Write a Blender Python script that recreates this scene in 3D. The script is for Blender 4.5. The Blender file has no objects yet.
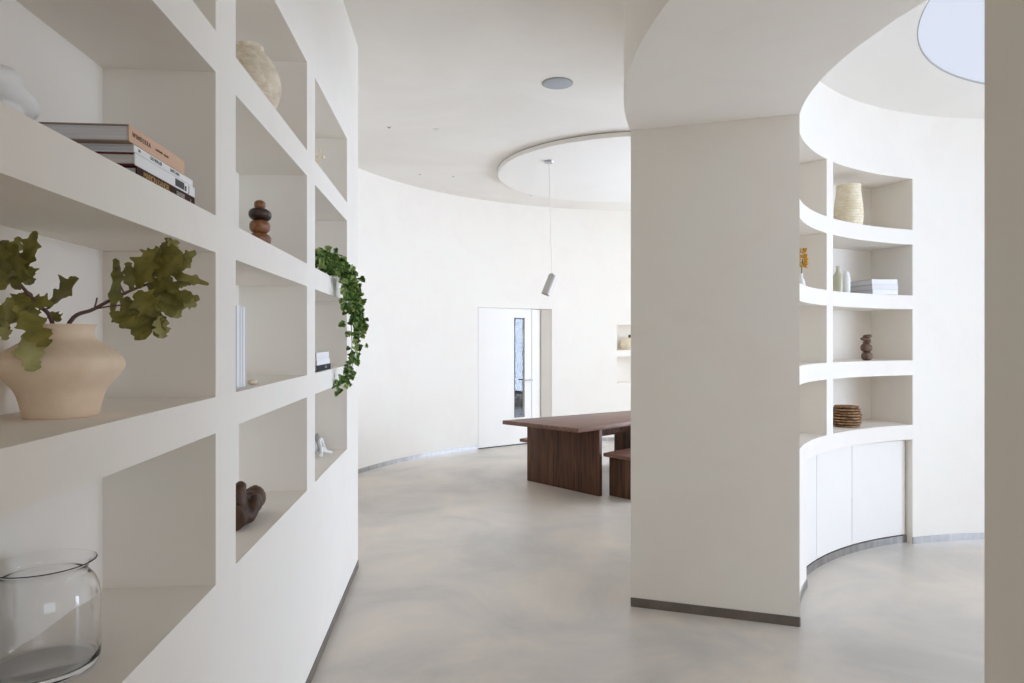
import bpy, bmesh, math, random
from mathutils import Vector, Matrix

random.seed(7)
sc = bpy.context.scene
COL = sc.collection
PI = math.pi
F, HY, H = 683.0, 340.0, 1.55          # focal length in pixels, horizon row, eye height


def at(px, py, Y):
    """point of the place seen at a pixel, at distance Y in front of the camera"""
    return Vector(((px - 512) / F * Y, Y, H + (HY - py) / F * Y))


# ------------------------------------------------------------------ materials
def new_mat(name):
    m = bpy.data.materials.new(name)
    m.use_nodes = True
    nt = m.node_tree
    return m, nt, nt.nodes['Principled BSDF']


def simple(name, rgb, rough=0.6, metal=0.0, spec=0.5):
    m, nt, b = new_mat(name)
    b.inputs['Base Color'].default_value = (*rgb, 1)
    b.inputs['Roughness'].default_value = rough
    b.inputs['Metallic'].default_value = metal
    b.inputs['Specular IOR Level'].default_value = spec
    return m


def mottled(name, c1, c2, scale=1.6, rough=0.7, detail=6, bump=0.0, bscale=40, stretch=(1, 1, 1), spec=0.3, c3=None, lo=.35, hi=.65):
    m, nt, b = new_mat(name)
    N, L = nt.nodes, nt.links
    tc = N.new('ShaderNodeTexCoord')
    mp = N.new('ShaderNodeMapping')
    mp.inputs['Scale'].default_value = stretch
    L.new(tc.outputs['Object'], mp.inputs['Vector'])
    n = N.new('ShaderNodeTexNoise')
    n.inputs['Scale'].default_value = scale
    n.inputs['Detail'].default_value = detail
    n.inputs['Roughness'].default_value = .62
    n.inputs['Distortion'].default_value = .6
    L.new(mp.outputs[0], n.inputs['Vector'])
    r = N.new('ShaderNodeValToRGB')
    r.color_ramp.elements[0].position = lo
    r.color_ramp.elements[1].position = hi
    r.color_ramp.elements[0].color = (*c1, 1)
    r.color_ramp.elements[1].color = (*c2, 1)
    if c3:
        e = r.color_ramp.elements.new((lo + hi) / 2)
        e.color = (*c3, 1)
    L.new(n.outputs['Fac'], r.inputs[0])
    L.new(r.outputs[0], b.inputs['Base Color'])
    b.inputs['Roughness'].default_value = rough
    b.inputs['Specular IOR Level'].default_value = spec
    if bump:
        n2 = N.new('ShaderNodeTexNoise')
        n2.inputs['Scale'].default_value = bscale
        n2.inputs['Detail'].default_value = 4
        L.new(mp.outputs[0], n2.inputs['Vector'])
        bp = N.new('ShaderNodeBump')
        bp.inputs['Strength'].default_value = bump
        bp.inputs['Distance'].default_value = .01
        L.new(n2.outputs['Fac'], bp.inputs['Height'])
        L.new(bp.outputs[0], b.inputs['Normal'])
    return m


def wood(name, dark, light, scale=3.0, axis='X', rough=.45):
    m, nt, b = new_mat(name)
    N, L = nt.nodes, nt.links
    tc = N.new('ShaderNodeTexCoord')
    mp = N.new('ShaderNodeMapping')
    st = {'X': (.5, 9, 9), 'Y': (9, .5, 9), 'Z': (9, 9, .5)}[axis]
    mp.inputs['Scale'].default_value = st
    L.new(tc.outputs['Object'], mp.inputs['Vector'])
    n = N.new('ShaderNodeTexNoise')
    n.inputs['Scale'].default_value = scale
    n.inputs['Detail'].default_value = 7
    n.inputs['Distortion'].default_value = 1.2
    L.new(mp.outputs[0], n.inputs['Vector'])
    r = N.new('ShaderNodeValToRGB')
    r.color_ramp.elements[0].position = .3
    r.color_ramp.elements[1].position = .72
    r.color_ramp.elements[0].color = (*dark, 1)
    r.color_ramp.elements[1].color = (*light, 1)
    L.new(n.outputs['Fac'], r.inputs[0])
    L.new(r.outputs[0], b.inputs['Base Color'])
    b.inputs['Roughness'].default_value = rough
    b.inputs['Specular IOR Level'].default_value = .4
    return m


def glass(name, rgb=(1, 1, 1), ior=1.45):
    m, nt, b = new_mat(name)
    b.inputs['Base Color'].default_value = (*rgb, 1)
    b.inputs['Roughness'].default_value = 0
    b.inputs['IOR'].default_value = ior
    b.inputs['Transmission Weight'].default_value = 1
    return m


def emit(name, rgb, strength):
    m, nt, b = new_mat(name)
    b.inputs['Base Color'].default_value = (.08, .08, .09, 1)
    b.inputs['Roughness'].default_value = .8
    b.inputs['Emission Color'].default_value = (*rgb, 1)
    b.inputs['Emission Strength'].default_value = strength
    return m


PL1, PL2 = (.802, .757, .698), (.804, .778, .712)
M_plaster = mottled('limewash_plaster', PL1, PL2, 2.1, .75, bump=.10, bscale=9, c3=(.815, .772, .708), lo=.38, hi=.62)
M_ceil = mottled('ceiling_plaster', (.76, .722, .668), (.81, .778, .722), .9, .8, bump=.05, bscale=7)
M_white = mottled('white_paint', (.80, .775, .73), (.825, .80, .755), 1.0, .55)
M_floor = mottled('microcement', (.45, .425, .385), (.65, .58, .49), 1.1, .34, detail=9, spec=.5, c3=(.555, .508, .448), lo=.34, hi=.66)
M_steel = mottled('brushed_steel', (.34, .33, .32), (.46, .45, .44), 20, .38, stretch=(1, 1, .1))
M_steel.node_tree.nodes['Principled BSDF'].inputs['Metallic'].default_value = 1
M_bronze = mottled('dark_baseboard', (.125, .105, .088), (.17, .145, .12), 6, .42)
M_chrome = simple('satin_chrome', (.45, .45, .46), .3, 1)
M_black = simple('black_metal', (.02, .02, .022), .7, 0, .2)
M_grey = simple('grey_paint', (.36, .35, .33), .5)
M_speaker = mottled('grey_grille', (.36, .38, .41), (.42, .44, .47), 60, .7)
M_glass = glass('clear_glass', (.985, .99, .99))
M_pane = glass('window_glass', (.9, .95, 1.0))
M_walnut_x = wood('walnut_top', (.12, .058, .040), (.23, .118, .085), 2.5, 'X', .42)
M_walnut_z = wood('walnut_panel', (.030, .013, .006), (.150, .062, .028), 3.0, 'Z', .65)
M_terra = mottled('sand_clay', (.76, .59, .43), (.82, .67, .51), 8, .8, bump=.08, bscale=60)
M_rope = mottled('coiled_rope', (.60, .50, .37), (.80, .72, .58), 16, .9, bump=.5, bscale=70)
M_rope_pale = mottled('pale_rope', (.74, .64, .43), (.86, .80, .66), 16, .9, bump=.4, bscale=70)
M_straw = mottled('woven_straw', (.10, .05, .025), (.48, .29, .15), 30, .85, bump=.5, bscale=80)
M_brown_dark = wood('dark_stained_wood', (.018, .010, .008), (.06, .03, .02), 4, 'X', .35)
M_brown_mid = wood('oiled_wood', (.12, .045, .016), (.30, .13, .05), 4, 'X', .35)
M_root = wood('root_wood', (.018, .009, .005), (.095, .043, .02), 3, 'Z', .5)
M_brown_grey = wood('grey_brown_wood', (.085, .05, .034), (.19, .11, .075), 4, 'X', .55)
M_leaf = mottled('olive_leaf', (.105, .095, .020), (.27, .235, .055), 14, .5, c3=(.18, .16, .035))
M_leaf_pale = mottled('pale_leaf', (.27, .26, .09), (.42, .39, .16), 14, .5)
M_ivy = mottled('ivy_leaf', (.045, .105, .018), (.17, .29, .06), 22, .45)
M_ivy_pale = mottled('pale_ivy_leaf', (.24, .36, .09), (.45, .52, .20), 22, .45)
M_stem = simple('purple_stem', (.12, .055, .045), .6)
M_ivystem = simple('ivy_stem', (.12, .15, .06), .6)
M_ceramic = mottled('matt_white_ceramic', (.80, .80, .80), (.85, .85, .85), 6, .5)
M_page = mottled('paper_edges', (.56, .56, .58), (.70, .70, .72), 3, .8, stretch=(1, 1, 120))
M_page_c = mottled('cream_paper_edges', (.58, .56, .52), (.70, .68, .64), 3, .8, stretch=(1, 1, 120))
M_salmon = simple('salmon_cover', (.66, .43, .30), .6)
M_wcover = simple('white_cover', (.80, .80, .80), .45)
M_wcover2 = simple('offwhite_cover', (.74, .74, .75), .45)
M_dcover = simple('dark_brown_cover', (.05, .024, .018), .8, 0, .15)
M_board = simple('brown_board', (.30, .22, .17), .7)
M_red = simple('maroon_cover', (.14, .01, .02), .5)
M_bluegrey = simple('blue_grey_cover', (.42, .45, .52), .5)
M_ink = simple('brown_ink', (.10, .04, .02), .7)
M_ink_k = simple('black_ink', (.06, .06, .065), .7)
M_gold = simple('gold_lettering', (.45, .25, .07), .5)
M_whiteink = simple('white_lettering', (.55, .5, .45), .6)
M_yellow = mottled('dried_yellow_petal', (.60, .32, .03), (.85, .55, .08), 30, .8)
M_bottle = simple('green_glazed_ceramic', (.50, .49, .36), .25)
M_pebble = simple('pale_wood', (.70, .60, .48), .7)
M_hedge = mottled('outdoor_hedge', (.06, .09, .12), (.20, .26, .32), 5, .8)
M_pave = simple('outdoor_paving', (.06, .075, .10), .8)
M_diffuser = emit('backlit_membrane', (.80, .86, 1.0), 0.78)


# ------------------------------------------------------------------ mesh helpers
def link(name, bm, mat, parent=None, smooth=True, angle=35, loc=None):
    bmesh.ops.remove_doubles(bm, verts=bm.verts, dist=1e-6)
    bmesh.ops.recalc_face_normals(bm, faces=bm.faces)
    me = bpy.data.meshes.new(name)
    bm.to_mesh(me)
    bm.free()
    me.materials.append(mat)
    if smooth:
        me.polygons.foreach_set('use_smooth', [True] * len(me.polygons))
        me.set_sharp_from_angle(angle=math.radians(angle))
    o = bpy.data.objects.new(name, me)
    COL.objects.link(o)
    if parent:
        o.parent = parent
    if loc is not None:
        o.location = loc
    return o


def link_open(name, bm, mat, parent=None):
    """sheet meshes such as leaves: keep face directions as drawn"""
    me = bpy.data.meshes.new(name)
    bm.to_mesh(me)
    bm.free()
    me.materials.append(mat)
    me.polygons.foreach_set('use_smooth', [True] * len(me.polygons))
    o = bpy.data.objects.new(name, me)
    COL.objects.link(o)
    if parent:
        o.parent = parent
    return o


def tag(o, label, cat, group=None):
    o['label'] = label
    o['category'] = cat
    if group:
        o['group'] = group
    return o


def struct(o, label=None):
    o['kind'] = 'structure'
    if label:
        o['label'] = label
    return o


def empty(name, loc=(0, 0, 0), rz=0.0):
    o = bpy.data.objects.new(name, None)
    o.empty_display_size = .1
    COL.objects.link(o)
    o.location = loc
    o.rotation_euler = (0, 0, rz)
    return o


def thing(name, label, cat, loc=(0, 0, 0), rz=0.0, group=None):
    return tag(empty(name, loc, rz), label, cat, group)


def copy_tree(o, parent=None):
    c = o.copy()
    COL.objects.link(c)
    if parent:
        c.parent = parent
    for ch in list(o.children):
        copy_tree(ch, c)
    return c


def box(bm, x0, x1, y0, y1, z0, z1, bev=0.0, M=None):
    t = bmesh.new()
    vs = [t.verts.new((x, y, z)) for z in (z0, z1) for y in (y0, y1) for x in (x0, x1)]
    for f in ((0, 1, 3, 2), (4, 6, 7, 5), (0, 4, 5, 1), (2, 3, 7, 6), (0, 2, 6, 4), (1, 5, 7, 3)):
        t.faces.new([vs[i] for i in f])
    if bev:
        bmesh.ops.bevel(t, geom=t.edges[:], offset=bev, segments=2, affect='EDGES', profile=.5)
    merge(bm, t, M)


def merge(bm, t, M=None):
    if M is not None:
        bmesh.ops.transform(t, matrix=M, verts=t.verts)
    me = bpy.data.meshes.new('tmp')
    t.to_mesh(me)
    t.free()
    bm.from_mesh(me)
    bpy.data.meshes.remove(me)


def lathe(bm, prof, seg=48, c=(0, 0, 0), closed=False, wob=None):
    rings = []
    for r, z in prof:
        if r < 1e-5:
            rings.append([bm.verts.new((c[0], c[1], c[2] + z))])
        else:
            ring = []
            for k in range(seg):
                a = 2 * PI * k / seg
                rr = r * (wob(a, z) if wob else 1)
                ring.append(bm.verts.new((c[0] + rr * math.cos(a), c[1] + rr * math.sin(a), c[2] + z)))
            rings.append(ring)
    pairs = list(zip(rings, rings[1:]))
    if closed:
        pairs.append((rings[-1], rings[0]))
    for A, B in pairs:
        for k in range(seg):
            j = (k + 1) % seg
            if len(A) == 1 and len(B) == 1:
                continue
            if len(A) == 1:
                bm.faces.new((A[0], B[k], B[j]))
            elif len(B) == 1:
                bm.faces.new((A[k], A[j], B[0]))
            else:
                bm.faces.new((A[k], A[j], B[j], B[k]))


def smooth_prof(pts, n=6):
    """Catmull-Rom through (r, z) points"""
    out = []
    P = [pts[0]] + list(pts) + [pts[-1]]
    for i in range(1, len(P) - 2):
        p0, p1, p2, p3 = P[i - 1], P[i], P[i + 1], P[i + 2]
        for k in range(n):
            t = k / n
            out.append(tuple(.5 * (2 * b + (c - a) * t + (2 * a - 5 * b + 4 * c - d) * t * t + (3 * b - a - 3 * c + d) * t ** 3)
                             for a, b, c, d in zip(p0, p1, p2, p3)))
    out.append(tuple(pts[-1]))
    return out


def spline(pts, n=6):
    return [Vector(p) for p in smooth_prof([tuple(p) for p in pts], n)]


def tube(bm, pts, rad, seg=8, cap=True):
    pts = [Vector(p) for p in pts]
    n = len(pts)
    if not hasattr(rad, '__len__'):
        rad = [rad] * n
    rings = []
    up = None
    for i, p in enumerate(pts):
        d = (pts[min(i + 1, n - 1)] - pts[max(i - 1, 0)]).normalized()
        if up is None:
            up = Vector((0, 0, 1)) if abs(d.z) < .9 else Vector((1, 0, 0))
        a = d.cross(up)
        if a.length < 1e-4:
            a = d.orthogonal()
        a.normalize()
        b = a.cross(d).normalized()
        up = b
        rings.append([bm.verts.new(p + rad[i] * (math.cos(2 * PI * k / seg) * a + math.sin(2 * PI * k / seg) * b)) for k in range(seg)])
    for A, B in zip(rings, rings[1:]):
        for k in range(seg):
            j = (k + 1) % seg
            bm.faces.new((A[k], A[j], B[j], B[k]))
    if cap:
        bm.faces.new(rings[0][::-1])
        bm.faces.new(rings[-1])


def blob(bm, c, r, seg=24, rings=14, M=None, n=2.0):
    """super-ellipsoid"""
    t = bmesh.new()
    prof = []
    for k in range(rings + 1):
        a = -PI / 2 + PI * k / rings
        ca, sa = math.cos(a), math.sin(a)
        prof.append((max(0, abs(ca) ** (2 / n)) if k not in (0, rings) else 0, math.copysign(abs(sa) ** (2 / n), sa)))
    lathe(t, prof, seg)
    S = Matrix.Diagonal((r[0], r[1], r[2], 1))
    merge(bm, t, Matrix.Translation(c) @ (M or Matrix.Identity(4)) @ S)


def grid_wall(us, zs, depth, pos, T, solid_back=True):
    """wall as a grid of cells (u along, z up); depth(u, z) is how deep the front is cut, None a hole through"""
    bm = bmesh.new()
    V = {}
    nu, nz = len(us) - 1, len(zs) - 1

    def v(i, j, d):
        k = (i, j, round(d, 5))
        if k not in V:
            V[k] = bm.verts.new(pos(us[i], d, zs[j]))
        return V[k]

    def dep(i, j):
        if i < 0 or j < 0 or i >= nu or j >= nz:
            return T
        d = depth((us[i] + us[i + 1]) / 2, (zs[j] + zs[j + 1]) / 2)
        return T if d is None else d
    D = [[dep(i, j) for j in range(nz)] for i in range(nu)]

    def g(i, j):
        return T if (i < 0 or j < 0 or i >= nu or j >= nz) else D[i][j]

    def face(vs):
        try:
            bm.faces.new(vs)
        except ValueError:
            pass
    for i in range(nu):
        for j in range(nz):
            d = D[i][j]
            if d < T:
                face((v(i, j, d), v(i + 1, j, d), v(i + 1, j + 1, d), v(i, j + 1, d)))
                face((v(i, j, T), v(i, j + 1, T), v(i + 1, j + 1, T), v(i + 1, j, T)))
    for i in range(nu + 1):
        for j in range(nz):
            a, b = g(i - 1, j), g(i, j)
            if abs(a - b) > 1e-6:
                face((v(i, j, a), v(i, j, b), v(i, j + 1, b), v(i, j + 1, a)))
    for i in range(nu):
        for j in range(nz + 1):
            a, b = g(i, j - 1), g(i, j)
            if abs(a - b) > 1e-6:
                face((v(i, j, a), v(i + 1, j, a), v(i + 1, j, b), v(i, j, b)))
    return bm


def fine(breaks, step):
    bs = sorted(set(round(b, 5) for b in breaks))
    out = []
    for a, b in zip(bs, bs[1:]):
        n = max(1, int(math.ceil((b - a) / step)))
        out += [a + (b - a) * k / n for k in range(n)]
    return out + [bs[-1]]


def text_mesh(name, s, size, mat, parent, M, extrude=.0004, spacing=1.0):
    c = bpy.data.curves.new('lettering', 'FONT')
    c.body = s
    c.size = size
    c.extrude = extrude
    c.space_character = spacing
    c.align_x = 'LEFT'
    c.align_y = 'CENTER'
    o = bpy.data.objects.new('lettering_tmp', c)
    COL.objects.link(o)
    bpy.context.view_layer.update()
    me = bpy.data.meshes.new_from_object(o.evaluated_get(bpy.context.evaluated_depsgraph_get()))
    bpy.data.objects.remove(o)
    bpy.data.curves.remove(c)
    me.transform(M)
    me.name = name
    me.materials.clear()
    me.materials.append(mat)
    t = bpy.data.objects.new(name, me)
    COL.objects.link(t)
    t.parent = parent
    return t


# ------------------------------------------------------------------ the rooms
CEIL = 3.55
SOFFIT = 2.77
ROUND_CEIL = 3.27
RC = Vector((3.80, 2.95))              # centre of the round room
RI, RO = 2.365, 3.274                    # inner and outer radius of its thick wall
HC = Vector((2.0, 6.5))                # centre of the curved hall wall
HR = 4.05
ROWS = [(.884, 1.297), (1.395, 1.788), (1.888, 2.278), (2.390, 2.780)]

# left wall frame: s along, t into the wall
LD = Vector((-.0878, 1, 0)).normalized()
LN = Vector((-1, -.0878, 0)).normalized()
L0 = Vector((-.642, 0, 0))


def LP(s, t, z):
    p = L0 + LD * s + LN * t
    return Vector((p.x, p.y, z))


LROT = math.atan2(LD.y, LD.x)          # turns local x to run along the wall

# floor
bm = bmesh.new()
box(bm, -4, 9, -3.2, 13, -.12, 0)
struct(link('floor', bm, M_floor, smooth=False), 'polished greige microcement floor')
# main ceiling
bm = bmesh.new()
box(bm, -4, 9, -3.2, 13, CEIL, CEIL + .12)
struct(link('ceiling', bm, M_ceil, smooth=False), 'plain plaster ceiling of the hall')
# round room ceiling with the opening for its luminous panel
LIGHT_R = 1.765
bm = bmesh.new()
n = 120
rings = []
for r, z in ((LIGHT_R, ROUND_CEIL), (RI, ROUND_CEIL), (RI, ROUND_CEIL + .1), (LIGHT_R, ROUND_CEIL + .1)):
    rings.append([bm.verts.new((RC.x + r * math.cos(2 * PI * k / n), RC.y + r * math.sin(2 * PI * k / n), z)) for k in range(n)])
for q in range(4):
    A, B = rings[q], rings[(q + 1) % 4]
    for k in range(n):
        bm.faces.new((A[k], A[(k + 1) % n], B[(k + 1) % n], B[k]))
struct(link('ceiling_round', bm, M_white), 'round room ceiling around the luminous panel')

# left wall with plaster niches
cells = [(-.30, .69), (.868, 1.862), (2.035, 3.035), (3.212, 4.190)]
s_br = [-2.6, 4.682] + [v for c in cells for v in c]
z_br = [0, CEIL] + [v for r in ROWS for v in r]


def ldepth(s, z):
    if any(a < s < b for a, b in cells) and any(a < z < b for a, b in ROWS):
        return .292
    return 0.0


bm = grid_wall(sorted(s_br), sorted(z_br), ldepth, lambda s, d, z: LP(s, d, z), .52)
bmesh.ops.remove_doubles(bm, verts=bm.verts, dist=1e-6)
bmesh.ops.recalc_face_normals(bm, faces=bm.faces)
struct(link('wall_left', bm, M_plaster, smooth=False), 'white plaster wall with built-in niche shelves')
bm = bmesh.new()
box(bm, -2.6, 4.682, -.004, .006, 0, .05)
bb = link('baseboard_left', bm, M_bronze, smooth=False)
bb.matrix_world = Matrix.Translation(L0) @ Matrix.Rotation(LROT, 4, 'Z') @ Matrix.Diagonal((1, 1, 1, 1))
struct(bb)


# thick round wall: opening, header, bookcase niches
def ang_at(px, R, near=False):
    k = (px - 512) / F
    A = 1 + k * k
    B = -2 * (k * RC.x + RC.y)
    Cc = RC.x ** 2 + RC.y ** 2 - R * R
    q = math.sqrt(B * B - 4 * A * Cc)
    Y = (-B - q) / (2 * A) if near else (-B + q) / (2 * A)
    return math.degrees(math.atan2(Y - RC.y, k * Y - RC.x))


TH_P = 161.7                           # pillar end of the opening
TH_N = 209.1                           # near end of the opening
TH_R = ang_at(912.6, RI)               # right end of the bookcase
TH_D1 = ang_at(833, RI)                # divider right edge
TH_D2 = ang_at(826.7, RI)
TH_L = 157.0
TH_C = ang_at(806.5, RI)
BDEP = .387
th_cells = [(TH_R, TH_D1), (TH_D2, TH_L)]
W2 = (-48, 22)                         # unseen window, added to let light into the round room
brk = [-90, 270, TH_P, TH_N, TH_R, TH_D1, TH_D2, TH_L, TH_C, W2[0], W2[1]]
CAB_TOP = .795


def rdepth(th, z):
    if TH_P < th < TH_N and z < SOFFIT:
        return None
    if W2[0] < th < W2[1] and .25 < z < 2.75:
        return None
    if any(a < th < b for a, b in th_cells) and any(a < z < b for a, b in BROWS):
        return BDEP
    if TH_R < th < TH_C and z < CAB_TOP:
        return .47
    return 0.0


BROWS = [(.905, 1.283), (1.395, 1.784), (1.888, 2.275), (2.387, 2.776)]
z_br = [0, CEIL, SOFFIT, CAB_TOP, .25, 2.75] + [v for r in BROWS for v in r]


def RP(th, r, z):
    a = math.radians(th)
    return Vector((RC.x + r * math.cos(a), RC.y + r * math.sin(a), z))


bm = grid_wall(fine(brk, 1.5), sorted(set(z_br)), rdepth, lambda th, d, z: RP(th, RI + d, z), RO - RI)
struct(link('wall_right', bm, M_plaster, angle=25), 'thick curved plaster wall with header, pillar end and bookcase niches')


def arc_strip(name, th0, th1, r0, r1, z0, z1, mat, parent=None, step=1.5, centre=None):
    C0 = centre or RC
    bm = bmesh.new()
    ths = fine([th0, th1], step)
    rows = []
    for th in ths:
        a = math.radians(th)
        rows.append([bm.verts.new((C0.x + r * math.cos(a), C0.y + r * math.sin(a), z)) for r, z in ((r0, z0), (r1, z0), (r1, z1), (r0, z1))])
    for A, B in zip(rows, rows[1:]):
        for k in range(4):
            bm.faces.new((A[k], A[(k + 1) % 4], B[(k + 1) % 4], B[k]))
    bm.faces.new(rows[0])
    bm.faces.new(rows[-1][::-1])
    return link(name, bm, mat, parent, angle=30)


# pillar baseboard (its end face) and the round room's steel baseboard
bm = bmesh.new()
a = math.radians(TH_P)
box(bm, RI, RO, -.002, .006, 0, .052)
pb = link('baseboard_pillar', bm, M_bronze, smooth=False)
pb.matrix_world = Matrix.Translation((RC.x, RC.y, 0)) @ Matrix.Rotation(a, 4, 'Z')
struct(pb)
struct(arc_strip('baseboard_right', W2[1], TH_R, RI - .006, RI + .002, 0, .05, M_steel))
struct(arc_strip('baseboard_corner', TH_C, TH_P, RI - .006, RI + .002, 0, .05, M_steel))

# curved base cabinet under the bookcase
cab = thing('base_cabinet', 'white curved base cabinet with flush doors under the round room bookcase', 'cabinet', (0, 0, 0))
DR = RI + .055
arc_strip('cabinet_body', TH_R + .05, TH_C - .05, DR + .022, DR + .38, .055, CAB_TOP - .01, M_white, cab)
seams = [ang_at(905.5, DR), ang_at(852, DR), ang_at(816.6, DR), TH_C - .2]
for t0, t1 in zip(seams, seams[1:]):
    lo, hi = min(t0, t1) + .07, max(t0, t1) - .07
    arc_strip('door', lo, hi, DR, DR + .019, .06, CAB_TOP - .014, M_white, cab)
arc_strip('plinth', TH_R + .05, TH_C - .05, DR - .004, DR + .02, 0, .052, M_steel, cab)
p = RP(TH_R + .9, DR + .012, .075)
bm = bmesh.new()
lathe(bm, [(0, 0), (.012, 0), (.012, .012), (.006, .02), (.006, .06), (0, .06)], 12, (p.x, p.y, .05))
link('hinge', bm, M_black, cab)

# luminous ceiling panel of the round room
cl = thing('ceiling_light', 'large round backlit ceiling panel glowing pale blue above the round room', 'ceiling light', (RC.x, RC.y, ROUND_CEIL))
bm = bmesh.new()
lathe(bm, [(0, .012), (LIGHT_R - .004, .012), (LIGHT_R - .004, .02), (0, .02)], 120)
link('diffuser', bm, M_diffuser, cl)
bm = bmesh.new()
lathe(bm, [(LIGHT_R - .006, 0.001), (LIGHT_R - .0005, 0.001), (LIGHT_R - .0005, .011), (LIGHT_R - .006, .011)], 120, closed=True)
link('rim', bm, M_grey, cl)

# hall curved wall with door opening, niches at the right and an unseen window added for light behind the pillar


def hang(px):
    k = (px - 512) / F
    A = 1 + k * k
    B = -2 * (k * HC.x + HC.y)
    Cc = HC.x ** 2 + HC.y ** 2 - HR * HR
    Y = (-B + math.sqrt(B * B - 4 * A * Cc)) / (2 * A)
    return math.degrees(math.atan2(Y - HC.y, k * Y - HC.x))


DA0, DA1 = hang(552), hang(478)        # door opening (angles fall to the right)
NA1 = hang(617)
NA0 = NA1 - 13.5
W3 = (2, 50)                           # big unseen window, added at the hall's right end for its light
DTOP = 2.015
brk = [-14, 208, DA0, DA1, NA0, NA1, W3[0], W3[1]]
z_br = [0, CEIL, DTOP, .2, 2.9] + [v for r in ROWS[:2] for v in r]


def hdepth(th, z):
    if DA0 < th < DA1 and z < DTOP:
        return None
    if W3[0] < th < W3[1] and .2 < z < 2.9:
        return None
    if NA0 < th < NA1 and any(a < z < b for a, b in ROWS[:2]):
        return .29
    return 0.0


def HP(th, r, z):
    a = math.radians(th)
    return Vector((HC.x + r * math.cos(a), HC.y + r * math.sin(a), z))


bm = grid_wall(fine(brk, 1.5), sorted(set(z_br)), hdepth, lambda th, d, z: HP(th, HR + d, z), .36)
struct(link('wall_back', bm, M_plaster, angle=25), 'tall curved white wall at the end of the hall')
struct(arc_strip('baseboard_back', DA1, 207, HR - .006, HR + .002, 0, .05, M_steel, centre=HC))
struct(arc_strip('baseboard_far', W3[1], DA0, HR - .006, HR + .002, 0, .05, M_steel, centre=HC))


def added_window_frame(name, C0, R, th0, th1, z0, z1, nm):
    o = struct(empty(name))
    for k in range(nm + 1):
        th = math.radians(th0 + (th1 - th0) * k / nm)
        th = min(max(th, math.radians(th0 + .6)), math.radians(th1 - .6))
        bm = bmesh.new()
        box(bm, -.03, .03, -.025, .025, z0 + .002, z1 - .002)
        m = link('mullion', bm, M_white, o, smooth=False)
        m.location = (C0.x + R * math.cos(th), C0.y + R * math.sin(th), 0)
        m.rotation_euler = (0, 0, th)
    arc_strip('sill', th0 + .2, th1 - .2, R - .04, R + .04, z0 + .002, z0 + .05, M_white, o, centre=C0)
    arc_strip('lintel', th0 + .2, th1 - .2, R - .04, R + .04, z1 - .05, z1 - .002, M_white, o, centre=C0)
    return o


added_window_frame('added_window_1', RC, RI + .5, W2[0], W2[1], .25, 2.75, 4)  # frame of the unseen opening added to light the round room
added_window_frame('added_window_2', HC, HR + .2, W3[0], W3[1], .2, 2.9, 4)  # frame of the unseen opening added to light the hall

# door
pL = HP(DA1, HR, 0)
pR = HP(DA0, HR, 0)
hinge = Vector((pL.x + .004, pL.y + .002, 0))
edge = Vector((.440, 10.345, 0))
dv = (edge - hinge)
dw = dv.length
drz = math.atan2(dv.y, dv.x)
door = struct(empty('door_1', hinge, drz), 'white door with a tall narrow glass slot and steel lever')


def door_x(px):
    k = (px - 512) / F
    c, s_ = math.cos(drz), math.sin(drz)
    return (k * hinge.y - hinge.x) / (c - k * s_)


gx0, gx1 = door_x(515.0), door_x(524.2)
leaf_w = door_x(531.5)
gz0, gz1 = .42, 1.865
us = [0, gx0, gx1, leaf_w]
bm = grid_wall(us, [.014, gz0, gz1, DTOP - .004], lambda u, z: None if (gx0 < u < gx1 and gz0 < z < gz1) else 0.0,
               lambda u, d, z: Vector((u, d, z)), .045)
link('door_leaf', bm, M_white, door, smooth=False)
bm = bmesh.new()
box(bm, gx0 + .001, gx1 - .001, .018, .026, gz0 + .001, gz1 - .001)
link('glass_pane', bm, M_pane, door, smooth=False)
bm = grid_wall([gx0 - .012, gx0, gx1, gx1 + .004], [gz0 - .012, gz0, gz1, gz1 + .012], lambda u, z: None if (gx0 < u < gx1 and gz0 < z < gz1) else 0.0,
               lambda u, d, z: Vector((u, d - .004, z)), .0038)
link('glazing_trim', bm, M_black, door, smooth=False)
bm = bmesh.new()
box(bm, .002, leaf_w, .002, .04, .0008, .0135)
link('threshold', bm, M_black, door, smooth=False)
bm = bmesh.new()
hz = .955
hx = leaf_w - .035
tube(bm, [(hx, -.001, hz), (hx, -.05, hz)], .010, 10)
tube(bm, [(hx + .012, -.05, hz), (hx - .135, -.05, hz)], .010, 10)
box(bm, hx - .016, hx + .016, -.006, -.0005, hz - .016, hz + .016, .002)
link('handle', bm, M_chrome, door)
bm = bmesh.new()
box(bm, leaf_w + .006, leaf_w + .05, -.005, .12, 0.001, DTOP - .004)
box(bm, leaf_w + .05, dw + .01, .02, .12, 0.001, DTOP - .004)
link('door_frame', bm, M_white, door, smooth=False)
# jamb face between the frame and the wall on the right
jd = Vector((pR.x, pR.y, 0)) - edge
bm = bmesh.new()
q0 = edge
q1 = Vector((pR.x - .002, pR.y + .001, 0))
nrm = Vector((-jd.y, jd.x, 0)).normalized() * .05
vs = [bm.verts.new(q0 + Vector((0, 0, z)) + o_) for z in (0.001, DTOP - .004) for o_ in (Vector((0, 0, 0)), nrm)]
vs2 = [bm.verts.new(q1 + Vector((0, 0, z)) + o_) for z in (0.001, DTOP - .004) for o_ in (Vector((0, 0, 0)), nrm)]
for f in ((vs[0], vs2[0], vs2[2], vs[2]), (vs[1], vs[3], vs2[3], vs2[1]), (vs[2], vs2[2], vs2[3], vs[3]), (vs[0], vs[1], vs2[1], vs2[0]),
          (vs[0], vs[2], vs[3], vs[1]), (vs2[0], vs2[1], vs2[3], vs2[2])):
    bm.faces.new(f)
struct(link('trim_1', bm, M_plaster, smooth=False), 'plaster reveal beside the door')

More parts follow.
